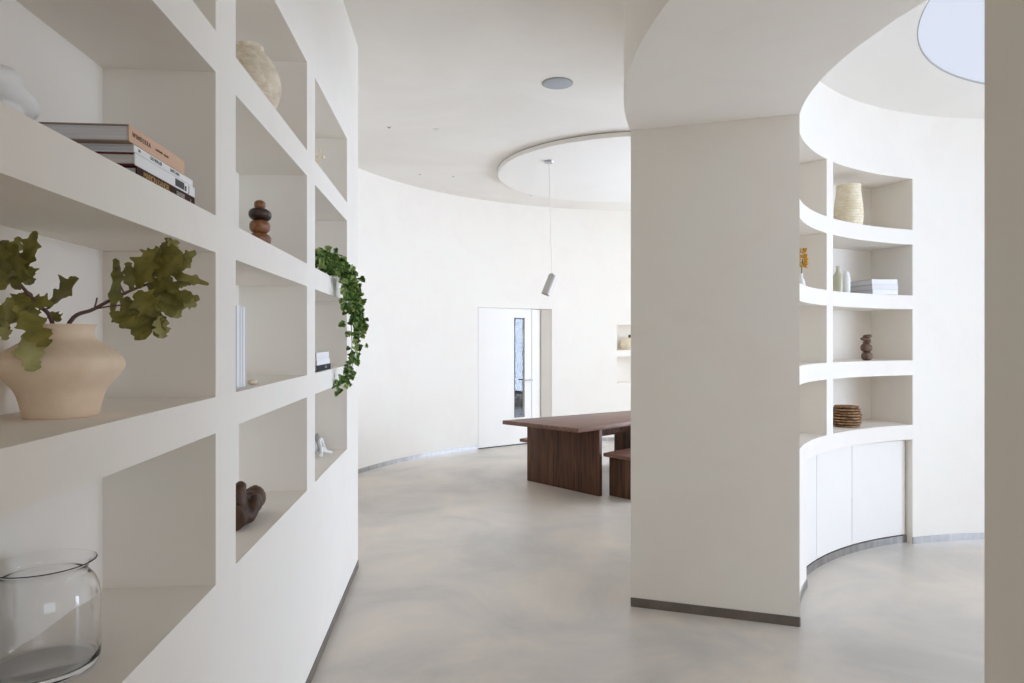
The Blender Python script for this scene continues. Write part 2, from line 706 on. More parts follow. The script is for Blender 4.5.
# what stands outside behind the door's glass
bm = bmesh.new()
for k in range(130):
    blob(bm, Vector((random.uniform(-1.6, 2.2), random.uniform(15.3, 16.2), random.uniform(.2, 2.6))), (random.uniform(.22, .42),) * 3, 10, 7)
tag(link('garden_hedge', bm, M_hedge), 'blue-grey hedge outdoors seen through the glass slot of the door', 'hedge')
bm = bmesh.new()
box(bm, -1.6, 2.2, 14.0, 14.5, -.02, .66, .02)
box(bm, -1.65, 2.25, 13.96, 14.54, .66, .72, .01)
tag(link('garden_wall', bm, M_pave), 'low dark garden wall outdoors seen through the bottom of the door glass', 'garden wall')
bm = bmesh.new()
box(bm, -3, 4, 13.02, 17, -.12, -.02)
struct(link('floor_outside', bm, M_pave, smooth=False))

# dropped round ceiling panel of the hall
DC = Vector((1.40, 8.066))
disc = thing('ceiling_disc', 'white round dropped ceiling panel above the walnut table', 'ceiling panel', (DC.x, DC.y, CEIL))
bm = bmesh.new()
lathe(bm, [(0, -.055), (1.562, -.055), (1.569, -.050), (1.569, -.012), (1.535, -.012), (1.535, -.0005), (0, -.0005)], 128)
link('panel', bm, M_white, disc)
bm = bmesh.new()
lathe(bm, [(1.536, -.0108), (1.566, -.0108), (1.566, -.0008), (1.536, -.0008)], 128, closed=True)
link('shadow_gap', bm, M_grey, disc)

# pendant spotlight hanging from the dropped panel
pc = at(549, 161.5, 7.42)
pend = thing('pendant_spotlight', 'small tilted grey cylinder spotlight on a thin white cord before the door', 'spotlight', (pc.x, pc.y, CEIL - .055))
bm = bmesh.new()
lathe(bm, [(0, 0), (.055, 0), (.055, -.012), (.05, -.022), (0, -.022)], 32)
link('canopy', bm, M_chrome, pend)
top = at(552, 276, 7.42) - Vector(pend.location)
bm = bmesh.new()
tube(bm, [(0, 0, -.022), (top.x * .5, 0, top.z * .5), tuple(top + Vector((0, 0, .02)))], .004, 8)
link('cord', bm, M_white, pend)
bm = bmesh.new()
lathe(bm, [(0, .006), (.04, .006), (.046, 0), (.046, -.225), (.04, -.225), (.038, -.20), (0, -.20)], 32)
sh = link('shade', bm, simple('pale_grey_shade', (.52, .50, .47), .5), pend)
sh.location = top + Vector((.01, 0, .005))
sh.rotation_euler = (math.radians(-8), math.radians(22), 0)
bm = bmesh.new()
tube(bm, [tuple(top + Vector((0, 0, .03))), tuple(top + Vector((0.004, 0, -.01)))], .009, 10)
link('swivel', bm, M_grey, pend)

# ceiling loudspeaker and small recessed fittings
sp = at(557.5, 82.9, 5.315)
spk = thing('ceiling_speaker', 'round grey speaker grille flush in the hall ceiling', 'speaker', (sp.x, sp.y, CEIL))
bm = bmesh.new()
lathe(bm, [(0, -.009), (.10, -.009), (.112, -.007), (.112, -.0006), (0, -.0006)], 48)
link('grille', bm, M_speaker, spk)
bm = bmesh.new()
lathe(bm, [(.1125, -.0085), (.121, -.005), (.121, -.0006), (.1125, -.0006)], 48, closed=True)
link('ring', bm, M_grey, spk)


def spot(px, py, z, label, r=.032, dark=True):
    Y = F * (z - H) / (HY - py)
    p = at(px, py, Y)
    o = thing('recessed_spotlight', label, 'ceiling fitting', (p.x, p.y, z), 0, 'small ceiling fittings')
    bm = bmesh.new()
    lathe(bm, [(r * .55, -.006), (r, -.004), (r, -.0005), (r * .55, -.0005)], 24, closed=True)
    link('trim_ring', bm, M_white, o)
    bm = bmesh.new()
    lathe(bm, [(0, -.003), (r * .54, -.003), (r * .54, -.0005), (0, -.0005)], 24)
    link('lens', bm, M_black if dark else M_ceramic, o)


spot(389.3, 127.3, CEIL, 'tiny dark-centred ceiling fitting nearest the left shelf wall')
spot(436.7, 129.5, CEIL, 'small all-white ceiling fitting short of the round dropped panel', .034, False)
spot(420, 174.3, CEIL, 'left of two dark ceiling fittings close to the curved back wall')
spot(453.4, 176.3, CEIL, 'right of two dark ceiling fittings close to the curved back wall')
spot(531.4, 195.3, CEIL - .055, 'little dark fitting at the far left edge of the round dropped panel', .026)

# ------------------------------------------------------------------ walnut table and benches
TA = math.radians(-46)
TZ = .70
LA, LB = at(502.4, 420.3, F * (H - TZ) / 80.3), at(578.4, 428.5, F * (H - TZ) / 88.5)    # left and near corners of the top
d_back, d_front = Vector((.837, .547, 0)).normalized(), Vector((.738, .674, 0)).normalized()
LC, LD_ = LB + d_front * 2.3, LA + d_back * 2.25
trz = math.radians(38)
table = thing('dining_table', 'long walnut table with thick slab legs in the white hall', 'table', (LA.x, LA.y, 0), trz)
TINV = Matrix.Rotation(-trz, 4, 'Z') @ Matrix.Translation((-LA.x, -LA.y, 0))


def slab(pts, z0, z1, bev=.003):
    """upright prism over ground points, in the table's own frame"""
    bm = bmesh.new()
    P = [TINV @ Vector((p[0], p[1], 0)) for p in pts]
    lo = [bm.verts.new((p.x, p.y, z0)) for p in P]
    hi = [bm.verts.new((p.x, p.y, z1)) for p in P]
    bm.faces.new(lo[::-1])
    bm.faces.new(hi)
    n_ = len(P)
    for k in range(n_):
        bm.faces.new((lo[k], lo[(k + 1) % n_], hi[(k + 1) % n_], hi[k]))
    bmesh.ops.bevel(bm, geom=bm.edges[:], offset=bev, segments=2, affect='EDGES', profile=.5)
    return bm


link('tabletop', slab([LA, LB, LC, LD_], TZ - .042, TZ), M_walnut_x, table)
G0, G1 = Vector((.1666, 7.53, 0)), Vector((.8634, 6.76, 0))      # feet of the near slab leg
gv = Vector((.72, .694, 0))
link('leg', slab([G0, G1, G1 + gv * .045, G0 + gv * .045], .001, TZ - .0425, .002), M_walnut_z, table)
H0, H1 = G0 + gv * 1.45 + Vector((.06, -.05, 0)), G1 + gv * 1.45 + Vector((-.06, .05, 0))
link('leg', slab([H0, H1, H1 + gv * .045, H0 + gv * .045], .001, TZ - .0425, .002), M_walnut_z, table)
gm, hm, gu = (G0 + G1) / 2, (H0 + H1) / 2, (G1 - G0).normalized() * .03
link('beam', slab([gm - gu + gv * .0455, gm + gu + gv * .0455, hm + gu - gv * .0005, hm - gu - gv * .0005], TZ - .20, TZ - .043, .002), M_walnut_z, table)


def bench(o, ln, label, wd=.38, inset=.07):
    b = thing('bench', label, 'bench', o, TA)
    bm = bmesh.new()
    box(bm, 0, wd, 0, ln, .395, .43, .003)
    link('seat', bm, M_walnut_x, b)
    for q in (inset, ln - inset - .05):
        bm = bmesh.new()
        box(bm, .02, wd - .02, q, q + .05, .001, .3945, .002)
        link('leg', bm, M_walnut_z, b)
    return b


bench(Vector((.905, 6.775, 0)), 1.5, 'walnut bench tucked under the near side of the table beside the pillar')
bench(Vector((.086, 7.76, 0)), 1.30, 'walnut bench on the far side of the table, only its end showing', inset=.27)

# ------------------------------------------------------------------ books


def book(loc, rz, ln, dp, th, cover, pages, label, spine=None, group=None, title=(), flat=True, name='book'):
    """local x runs along the spine, y away from it, z up through the thickness (flat) """
    o = thing(name, label, 'book', loc, rz, group)
    c = .0025
    bm = bmesh.new()
    box(bm, 0, ln, 0, dp, 0, c)
    box(bm, 0, ln, 0, dp, th - c, th)
    if spine is None:
        box(bm, 0, ln, 0, c, c, th - c)
    k = link('cover', bm, cover, o, smooth=False)
    if spine is not None:
        bm = bmesh.new()
        box(bm, 0, ln, -.0012, c, .0002, th - .0002, .001)
        link('spine', bm, spine, o, smooth=False)
    bm = bmesh.new()
    box(bm, .004, ln - .004, c + .0005, dp - .004, c + .0002, th - c - .0002)
    link('pages', bm, pages, o, smooth=False)
    for s, x, size, mat, sp in title:
        y = -.0016 if spine is not None else -.0004
        M = Matrix.Translation((x, y, th * .5)) @ Matrix.Rotation(PI / 2, 4, 'X')
        text_mesh('spine_title', s, size, mat, o, M, .0003, sp)
    if not flat:
        o.rotation_euler = (PI / 2, 0, rz)
    return o


# stack of four on the upper left shelf; spines face the room
zz = ROWS[2][0] + .0005
G = 'books stacked on the upper left shelf'
stack = [(.022, 1.418, .320, .22, M_dcover, M_page, None, 'dark brown book with gold lettering at the bottom of the upper left stack',
          [('MARION KANDEL', .030, .019, M_gold, .86), ('DU PORT', .205, .013, M_whiteink, .9), ('a', .29, .012, M_whiteink, 1)]),
         (.025, 1.408, .328, .215, M_red, M_page_c, M_wcover, 'white-spined book with maroon boards lying on the dark brown book',
          [('J', .285, .022, M_ink_k, 1)]),
         (.0155, 1.404, .318, .215, M_wcover2, M_page, M_wcover, 'thin white book with grey title just under the salmon book',
          [('SO', .018, .008, M_ink_k, 1), ('GO MULLER', .075, .010, M_ink_k, 1.1), ('SUITCASES', .180, .010, M_ink_k, 1.1)]),
         (.0345, 1.383, .286, .235, M_board, M_page, M_salmon, 'thick salmon pink book on top of the upper left stack',
          [('WINDERRA', .012, .014, M_ink, 1.25), ('LENNARD  ADAMS', .122, .007, M_ink, 1.2)])]
for th, s0, ln, dp, cov, pg, spn, lab, ti in stack:
    b = book(LP(s0 * 1.00385, .012, zz), LROT, ln, dp, th, cov, pg, lab, spn, G, ti)
    if cov is M_red:
        bm = bmesh.new()
        box(bm, .205, .258, -.0017, -.00125, .004, .021)
        box(bm, .262, .272, -.0017, -.00125, .004, .016)
        link('cover_picture', bm, M_ink_k, b, smooth=False)
    zz += th + .0004

# three small ones under the ivy
zz = ROWS[1][0] + .0005
G = 'small books under the ivy'
for th, s0, ln, cov, pg, lab in ((.030, 3.31, .375, M_black, M_page, 'black book at the bottom of the small stack under the ivy'),
                                 (.026, 3.315, .345, M_wcover, M_page, 'white book in the middle of the small stack under the ivy'),
                                 (.036, 3.30, .33, M_wcover2, M_page_c, 'thick off-white book on top of the small stack under the ivy')):
    book(LP(s0 * 1.00385, .012, zz), LROT, ln, .2, th, cov, pg, lab, None, G,
         [('MODERN', .2, .014, M_whiteink if cov is M_black else M_ink_k, 1)] if cov is M_black else ())
    zz += th + .0004

# four thin upright books leaning against a niche side
G = 'upright thin books on the middle shelf'
labs = ['pale blue-white upright book nearest the niche side on the middle shelf', 'second upright thin book from the left on the middle shelf',
        'third upright thin book from the left on the middle shelf', 'outermost upright white book facing the open part of the middle shelf']
s = 2.165
for k in range(4):
    th = (.045, .040, .024, .030)[k]
    b = thing('magazine', labs[k], 'book', LP(s, .05, ROWS[1][0] + .0005), LROT, G)
    ht = (.262, .266, .264, .263)[k]
    bm = bmesh.new()
    box(bm, 0, .0025, 0, .2, 0, ht)
    box(bm, th - .0025, th, 0, .2, 0, ht)
    box(bm, .0025, th - .0025, 0, .0025, 0, ht)
    link('cover', bm, (M_bluegrey, M_wcover, M_wcover2, M_wcover)[k], b, smooth=False)
    bm = bmesh.new()
    box(bm, .0028, th - .0028, .003, .197, .003, ht - .003)
    link('pages', bm, M_page, b, smooth=False)
    bm = bmesh.new()
    box(bm, th * .70, th * .82, -.0008, -.0001, .002, ht - .002)
    link('spine_stripe', bm, M_bluegrey, b, smooth=False)
    s += th + .0012
bm = bmesh.new()
blob(bm, Vector((0, 0, .010)), (.030, .016, .010), 20, 10)
o = tag(link('pebble', bm, M_pebble), 'small pale pebble beside the upright books on the middle shelf', 'pebble')
o.location = LP(2.385, .05, ROWS[1][0])
o.rotation_euler = (0, 0, LROT)

# books in the round bookcase: two white stacked
def ring_loc(px, r, z):
    th = ang_at(px, r)
    return RP(th, r, z), math.radians(th)


# ------------------------------------------------------------------ vases and ornaments
def coil_prof(pts, coil, n=10):
    """smooth outline with rope-coil ripples"""
    pr = smooth_prof(pts, 24)
    out = []
    for r, z in pr:
        out.append((max(r + .0035 * abs(math.sin(PI * z / coil)) - .002, .001), z))
    return out


# sand vase
vb = LP(1.405, .150, ROWS[1][0])
vase = thing('vase', 'squat sand-coloured clay vase holding leafy branches on the left shelf', 'vase', vb)
prof = smooth_prof([(.064, 0), (.067, .005), (.072, .03), (.081, .055), (.101, .080), (.1125, .100), (.110, .118), (.096, .133), (.076, .146), (.062, .157), (.057, .168), (.058, .180), (.062, .187)], 5)
inner = [(r - .006, z) for r, z in prof[::-1] if z > .02]
bm = bmesh.new()
lathe(bm, [(0, 0)] + prof + inner + [(0, .022)], 64)
link('body', bm, M_terra, vase, angle=50)


def leaf(bm, base, tip, width, nrm, lobes=3, curl=.15, fold=.25, rows=22, depth=.42):
    base, tip = Vector(base), Vector(tip)
    ax = tip - base
    ln = ax.length
    ax.normalize()
    nrm = (nrm - ax * nrm.dot(ax)).normalized()
    sd = ax.cross(nrm)
    grid = []
    ph = random.uniform(0, 6)
    for i in range(rows + 1):
        t = i / rows
        w = width * .5 * (math.sin(PI * min(1, (t * .93 + .02)) ** .85)) ** .75
        lob = 1 - depth * (.5 - .5 * math.cos(2 * PI * (lobes * t + .15))) if lobes else 1
        lob *= 1 + .16 * math.sin(11 * PI * t + ph)
        w *= lob
        if i == rows:
            w = width * .01
        cz = -curl * ln * t * t + .02 * ln * math.sin(5 * t + ph)
        row = []
        for q in (-1, -.5, 0, .5, 1):
            e = abs(q)
            row.append(bm.verts.new(base + ax * (ln * t + (.05 * ln * e if lobes else 0) * math.sin(PI * t)) + sd * (q * w)
                                    + nrm * (cz + fold * w * e + .18 * w * e * math.sin(8 * t + ph + 2 * q))))
        grid.append(row)
    for A, B in zip(grid, grid[1:]):
        for q in range(4):
            bm.faces.new((A[q], A[q + 1], B[q + 1], B[q]))


CAMP = Vector((0, 0, H))


def make_branch(label, stem_pts, leaves, pale, twigs):
    root = thing('leafy_branch', label, 'branch', stem_pts[0])
    o0 = Vector(stem_pts[0])
    bm = bmesh.new()
    sp = spline(stem_pts, 6)
    n = len(sp)
    tube(bm, [p - o0 for p in sp], [.0048 - .003 * i / n for i in range(n)], 8)
    for tw in twigs:
        tube(bm, [Vector(p) - o0 for p in spline(tw, 4)], .0018, 6)
    link('stem', bm, M_stem, root)
    for lst, nm, mat in ((leaves, 'foliage', M_leaf), (pale, 'pale_foliage', M_leaf_pale)):
        if not lst:
            continue
        bm = bmesh.new()
        for (bx, by, Yb), (tx, ty, Yt), w in lst:
            a, b = at(bx, by, Yb), at(tx, ty, Yt)
            nn = (CAMP - a).normalized() + Vector((random.uniform(-.6, .6), random.uniform(-.6, .6), random.uniform(-.2, .8)))
            leaf(bm, a - o0, b - o0, w * .95, nn, random.choice((2, 3, 3)), random.uniform(-.08, .18), random.uniform(.05, .35))
        link_open(nm, bm, mat, root)
    return root


mouth = vb + Vector((0, 0, .18))
R_stem = [mouth + Vector((-.01, -.015, -.10)), mouth + Vector((.012, .008, .012)), at(94, 309, 1.42), at(125, 293, 1.455), at(155, 281, 1.49), at(183, 268, 1.52)]
R_leaves = [((112, 312, 1.43), (117, 258, 1.44), .040), ((138, 288, 1.46), (148, 250, 1.45), .07), ((142, 276, 1.47), (182, 252, 1.47), .095),
            ((160, 266, 1.48), (171, 238, 1.48), .055), ((172, 262, 1.5), (197, 253, 1.52), .034), ((165, 272, 1.49), (209, 285, 1.53), .026),
            ((165, 284, 1.49), (193, 284, 1.52), .045), ((158, 288, 1.48), (200, 299, 1.51), .038), ((150, 288, 1.47), (172, 318, 1.47), .07),
            ((138, 292, 1.46), (163, 338, 1.46), .060), ((124, 298, 1.45), (146, 340, 1.44), .075), ((110, 312, 1.43), (137, 326, 1.43), .045),
            ((148, 284, 1.47), (183, 308, 1.49), .055), ((132, 290, 1.46), (128, 262, 1.46), .035), ((150, 270, 1.48), (190, 262, 1.5), .06),
            ((150, 280, 1.48), (178, 290, 1.48), .06), ((136, 292, 1.45), (158, 315, 1.45), .07), ((145, 275, 1.47), (160, 248, 1.47), .06)]
R_pale = [((172, 292, 1.5), (178, 318, 1.5), .045), ((160, 316, 1.46), (163, 338, 1.455), .040), ((180, 300, 1.5), (197, 306, 1.51), .03), ((168, 246, 1.475), (178, 240, 1.475), .035)]
make_branch('leafy olive-green branch leaning right out of the sand clay vase', R_stem, R_leaves, R_pale,
            [[at(94, 309, 1.42), at(96, 303, 1.415), at(97, 298, 1.41)], [at(125, 295, 1.455), at(118, 280, 1.45), at(117, 268, 1.44)], [at(150, 283, 1.485), at(158, 296, 1.48), at(160, 310, 1.47)],
             [at(94, 309, 1.42), at(112, 306, 1.43), at(122, 305, 1.435)]])
L_stem = [mouth + Vector((.01, -.01, -.10)), mouth + Vector((-.005, -.022, .012)), at(40, 306, 1.345), at(25, 290, 1.32), at(12, 272, 1.30), at(6, 250, 1.30)]
L_leaves = [((48, 308, 1.36), (80, 279, 1.37), .085), ((24, 270, 1.31), (37, 231, 1.31), .040), ((18, 290, 1.31), (8, 245, 1.28), .075), ((2, 290, 1.29), (-10, 235, 1.27), .06),
            ((22, 312, 1.29), (47, 348, 1.27), .060), ((26, 300, 1.33), (52, 304, 1.34), .045), ((10, 298, 1.31), (1, 335, 1.29), .045), ((12, 265, 1.3), (2, 240, 1.29), .045),
            ((30, 292, 1.33), (12, 310, 1.31), .05), ((20, 262, 1.31), (30, 285, 1.31), .045), ((8, 262, 1.30), (18, 236, 1.30), .04), ((0, 305, 1.29), (-18, 330, 1.27), .05),
            ((8, 285, 1.3), (-15, 270, 1.27), .06), ((30, 300, 1.33), (22, 325, 1.31), .05), ((50, 312, 1.37), (60, 322, 1.37), .03)]
L_pale = [((26, 334, 1.27), (33, 370, 1.255), .055), ((2, 318, 1.29), (4, 340, 1.285), .035)]
make_branch('leafy olive-green branch drooping left out of the sand clay vase', L_stem, L_leaves, L_pale,
            [[at(40, 306, 1.345), at(46, 309, 1.355), at(50, 306, 1.36)], [at(40, 306, 1.345), at(30, 305, 1.33), at(24, 312, 1.31)], [at(25, 290, 1.32), at(27, 300, 1.33), at(28, 302, 1.33)]])

# glass jar
jb = LP(1.402, .183, ROWS[0][0] + .0006)
bm = bmesh.new()
outer = smooth_prof([(.100, 0), (.110, .004), (.1145, .018), (.115, .05), (.115, .13), (.1135, .155), (.106, .176), (.094, .190), (.088, .199), (.091, .212), (.101, .221)], 5)
inn = smooth_prof([(.098, .2225), (.0875, .212), (.0845, .200), (.090, .1885), (.1025, .1735), (.110, .152), (.1115, .13), (.1115, .05), (.110, .024), (.100, .014), (.05, .011)], 5)
outer = [(r * (.875 + (.05 if z > .2 else 0) * (z - .2) / .02), z * .975) for r, z in outer]
inn = [(r * (.875 + (.05 if z > .2 else 0) * (z - .2) / .02), z * .975) for r, z in inn]
lathe(bm, [(0, 0)] + outer + inn + [(0, .011)], 72)
o = tag(link('glass_jar', bm, M_glass, angle=60), 'wide clear glass jar with flared rim on the lowest left shelf', 'jar')
o.location = jb

# white folded ceramic ornament beside the books
cb = LP(1.222, .15, ROWS[2][0])
bm = bmesh.new()
for c, r, ax in (((0, 0, .028), (.075, .06, .026), 8), ((-.01, .01, .07), (.055, .05, .022), -18), ((.015, -.005, .105), (.07, .05, .028), 14),
                 ((-.03, 0, .135), (.05, .045, .026), -20), ((.03, .01, .15), (.035, .03, .02), 25)):
    blob(bm, Vector(c), r, 28, 16, Matrix.Rotation(math.radians(ax), 4, 'Y'), 2.4)
o = link('ceramic_ornament', bm, M_ceramic)
md = o.modifiers.new('fuse', 'REMESH')
md.mode = 'VOXEL'
md.voxel_size = .0045
md.use_smooth_shade = True
md2 = o.modifiers.new('soften', 'SMOOTH')
md2.iterations = 2
o.scale = (.82, .82, .86)
o.location = cb
o.rotation_euler = (0, 0, LROT)
tag(o, 'folded white ceramic ornament left of the stacked books on the upper left shelf', 'ornament')

# beige coiled vase high on the second column
bm = bmesh.new()
lathe(bm, [(0, 0)] + coil_prof([(.062, 0), (.075, .02), (.098, .065), (.116, .12), (.118, .16), (.106, .21), (.080, .252), (.058, .276), (.053, .288), (.056, .298)], .0142) + [(.046, .295), (.044, .28), (.05, .26), (0, .23)], 64,
      wob=lambda a, z: 1 + .008 * math.sin(3 * a + 20 * z))
o = tag(link('coiled_vase', bm, M_rope, angle=80), 'round beige coiled rope vase on the top left shelf', 'vase')
o.location = LP(2.675, .146, ROWS[3][0])

# balanced wooden stones
sb = LP(2.785, .135, ROWS[2][0])
st = thing('stacked_stones', 'stack of smooth brown and black wooden stones on the upper middle shelf', 'ornament', sb, LROT)
z = 0.0
for nm, (dx, rx, ry, h, mt, tl) in zip(['stone'] * 5, ((.045, .060, .05, .046, M_brown_dark, 0), (.006, .048, .042, .050, M_brown_mid, 6), (.0, .044, .040, .056, M_brown_mid, 0),
                                                       (.004, .052, .044, .046, M_brown_dark, 7), (.0, .024, .022, .036, M_brown_mid, 0))):
    bm = bmesh.new()
    blob(bm, Vector((dx, 0, z + h / 2)), (rx, ry, h / 2 + .001), 28, 16, Matrix.Rotation(math.radians(tl), 4, 'Y'), 2.6)
    link(nm, bm, mt, st)
    z += h - .002

# dark root-wood sculpture, lowest shelf second column
kb = LP(2.545, .12, ROWS[0][0])
bm = bmesh.new()
path = spline([(-.16, 0, .044), (-.06, 0, .044), (.03, -.003, .050), (.112, -.005, .068)], 6)
tube(bm, path, [.043 + .004 * math.sin(2.1 * k) for k in range(len(path))], 16)
path = spline([(-.085, 0, .05), (-.082, .0, .10), (-.078, .0, .128), (-.050, 0, .142)], 6)
tube(bm, path, [.034 - .016 * k / len(path) for k in range(len(path))], 12)
path = spline([(-.09, -.03, .03), (-.06, -.045, .06), (-.035, -.04, .10)], 5)
tube(bm, path, [.028 - .014 * k / len(path) for k in range(len(path))], 12)
blob(bm, Vector((-.07, 0, .03)), (.075, .05, .03), 20, 12)
o = link('wood_sculpture', bm, M_root)
md = o.modifiers.new('fuse', 'REMESH')
md.mode = 'VOXEL'
md.voxel_size = .006
md.use_smooth_shade = True
md2 = o.modifiers.new('soften', 'SMOOTH')
md2.iterations = 3
o.location = kb
o.rotation_euler = (0, 0, LROT)
tag(o, 'dark gnarled root-wood sculpture on the lowest middle shelf', 'sculpture')

# white bent-wood sculpture, lowest shelf third column
wb = LP(4.05, .13, ROWS[0][0])
wv = thing('zigzag_sculpture', 'small white zigzag sculpture with grey ends on the lowest shelf below the ivy', 'sculpture', wb, LROT)
bm = bmesh.new()
pts = [(-.16, -.03, .010), (-.10, -.02, .035), (-.04, 0, .07), (.0, .0, .082), (.04, .0, .06), (.09, -.005, .012)]
tube(bm, spline(pts, 5), .010, 10)
tube(bm, spline([(-.04, 0, .068), (-.01, .0, .04), (.02, -.03, .012)], 5), .008, 10)
tube(bm, spline([(-.10, -.02, .035), (-.07, -.05, .02), (-.04, -.07, .009)], 5), .008, 10)
link('frame', bm, M_ceramic, wv)
bm = bmesh.new()
blob(bm, Vector((-.13, .03, .05)), (.05, .035, .05), 16, 10)
link('grey_end', bm, M_grey, wv)
bm = bmesh.new()
blob(bm, Vector((.07, .035, .055)), (.016, .02, .055), 16, 10)
link('grey_end', bm, M_grey, wv)

# pale dried sprig in a bud vase, top shelf third column
bb_ = LP(3.73, .085, ROWS[3][0])
bv = thing('bud_vase', 'small pale bud vase with dried sprig peeking over the top shelf above the ivy', 'vase', bb_)
bv.scale = (.8, .8, .8)
bm = bmesh.new()
lathe(bm, [(0, 0)] + smooth_prof([(.03, 0), (.04, .02), (.042, .05), (.03, .08), (.014, .10), (.013, .12), (.017, .128)], 4) + [(.011, .126), (.01, .10), (0, .09)], 28)
link('body', bm, M_pebble, bv)
bm = bmesh.new()
for k in range(7):
    a = k * .9
    tube(bm, spline([(0, 0, .10), (.01 * math.cos(a), .01 * math.sin(a), .16), (.035 * math.cos(a), .035 * math.sin(a), .19 + .006 * k)], 4), .002, 6)
    blob(bm, Vector((.035 * math.cos(a), .035 * math.sin(a), .192 + .006 * k)), (.010, .010, .013), 10, 8)
link('dried_sprig', bm, M_rope_pale, bv)

# ------------------------------------------------------------------ trailing ivy
ib = LP(3.52, .14, ROWS[2][0])
ivy = thing('trailing_ivy', 'green potted ivy trailing over the shelf edge at the end of the left wall', 'plant', ib)
bm = bmesh.new()
lathe(bm, [(0, 0), (.055, 0), (.06, .004), (.075, .10), (.078, .115), (.07, .115), (.066, .10), (0, .095)], 40)
link('pot', bm, M_ceramic, ivy)
bm = bmesh.new()
lathe(bm, [(0, .096), (.066, .0965), (.0665, .1005), (0, .104)], 24)
link('soil', bm, simple('potting_soil', (.03, .02, .015), .9), ivy)
paths = [
    [(ib + Vector((0, 0, .10))), at(318, 256, 3.62), at(332, 262, 3.66), at(344, 266, 3.72), at(352, 285, 3.78), at(359, 305, 3.80), at(361, 325, 3.80), at(357, 345, 3.80), at(353, 362, 3.78), at(350, 374, 3.76), at(341, 384, 3.74), at(334, 387, 3.70)],
    [(ib + Vector((0, 0, .10))), at(320, 262, 3.60), at(334, 268, 3.64), at(345, 278, 3.70), at(350, 300, 3.74), at(351, 322, 3.75), at(352, 345, 3.76), at(350, 362, 3.75), at(347, 378, 3.72)],
    [(ib + Vector((0, 0, .10))), at(322, 254, 3.70), at(338, 262, 3.74), at(350, 276, 3.80), at(359, 298, 3.86), at(362, 312, 3.88), at(359, 330, 3.86)],
    [(ib + Vector((0, 0, .10))), at(316, 256, 3.55), at(326, 262, 3.56), at(338, 274, 3.62), at(346, 290, 3.68), at(349, 310, 3.7)],
    [(ib + Vector((0, 0, .10))), at(330, 256, 3.76), at(343, 267, 3.8), at(352, 278, 3.83), at(356, 295, 3.84), at(355, 320, 3.82)],
]
bms = bmesh.new()
bml = bmesh.new()
bmp = bmesh.new()


def ivy_leaf(bm, c, d, nrm, s):
    d = d.normalized()
    nrm = (nrm - d * nrm.dot(d)).normalized()
    sd = d.cross(nrm)
    outline = [(0, 0), (.28, .42), (.10, .52), (.62, .62), (.36, .80), (0, 1.15)]
    pts = [(0, 0, 0)] + [(x, y, .12 * abs(x)) for x, y in ((.30, -.14), (.60, .18), (.42, .42), (.38, .66), (0, 1.0))]
    L = [bm.verts.new(c + sd * (-x * s) + d * (y * s) + nrm * (z * s)) for x, y, z in pts[1:-1]]
    Rr = [bm.verts.new(c + sd * (x * s) + d * (y * s) + nrm * (z * s)) for x, y, z in pts[1:-1]]
    m0 = bm.verts.new(c)
    m1 = bm.verts.new(c + d * (.45 * s) - nrm * (.05 * s))
    m2 = bm.verts.new(c + d * s - nrm * (.18 * s))
    for S in (L, Rr):
        bm.faces.new((m0, S[0], S[1], m1))
        bm.faces.new((m1, S[1], S[2]))
        bm.faces.new((m1, S[2], S[3], m2))


for pi, path in enumerate(paths):
    sp = spline(path, 8)
    tube(bms, [p - ib for p in sp], .0022, 6)
    for i, p in enumerate(sp):
        if i < 4:
            continue
        dens = 3 if i < len(sp) * .6 else 1
        for q in range(dens):
            off = Vector((random.gauss(0, .015), random.gauss(0, .016), random.gauss(0, .015)))
            # keep clear of the wall plane once over the edge
            c = p + off
            d = Vector((random.uniform(-.8, .8), random.uniform(-.8, .5), random.uniform(-1.1, .3)))
            nn = Vector((.7, -1, .5)) + Vector((random.uniform(-.8, .8), random.uniform(-.6, .6), random.uniform(-.5, .7)))
            s = random.uniform(.024, .040)
            ivy_leaf(bmp if random.random() < .30 else bml, c - ib, d, nn, s)
link('stems', bms, M_ivystem, ivy)
link_open('foliage', bml, M_ivy, ivy)
link_open('pale_foliage', bmp, M_ivy_pale, ivy)

# ------------------------------------------------------------------ things in the round bookcase
# pale coiled vase
p, th = ring_loc(848.5, RI + .14, BROWS[3][0])
bm = bmesh.new()
lathe(bm, [(0, 0)] + coil_prof([(.088, 0), (.094, .02), (.100, .08), (.098, .15), (.090, .22), (.084, .27), (.085, .316)], .02) + [(.074, .316), (.078, .2), (0, .18)], 64)
o = tag(link('coiled_basket', bm, M_rope_pale, angle=80), 'tall cream coiled rope basket on the top shelf of the round bookcase', 'basket')
o.location = p

# bottles
p, th = ring_loc(837.8, RI + .15, BROWS[2][0])
bm = bmesh.new()
lathe(bm, [(0, 0)] + smooth_prof([(.034, 0), (.037, .01), (.037, .10), (.034, .13), (.020, .155), (.013, .17), (.012, .20), (.014, .206)], 4) + [(.009, .205), (.009, .17), (0, .16)], 32)
o = tag(link('bottle', bm, M_bottle, angle=50), 'slim olive-beige bottle beside the divider of the round bookcase', 'bottle', 'bottles in the round bookcase')
o.location = p
p, th = ring_loc(846.2, RI + .13, BROWS[2][0])
bm = bmesh.new()
lathe(bm, [(0, 0)] + smooth_prof([(.024, 0), (.027, .01), (.028, .10), (.024, .14), (.018, .16), (.017, .168)], 4) + [(.012, .167), (.011, .15), (0, .14)], 32)
o = tag(link('bottle', bm, M_ceramic, angle=50), 'plain white slim bottle left of the white books', 'bottle', 'bottles in the round bookcase')
o.location = p

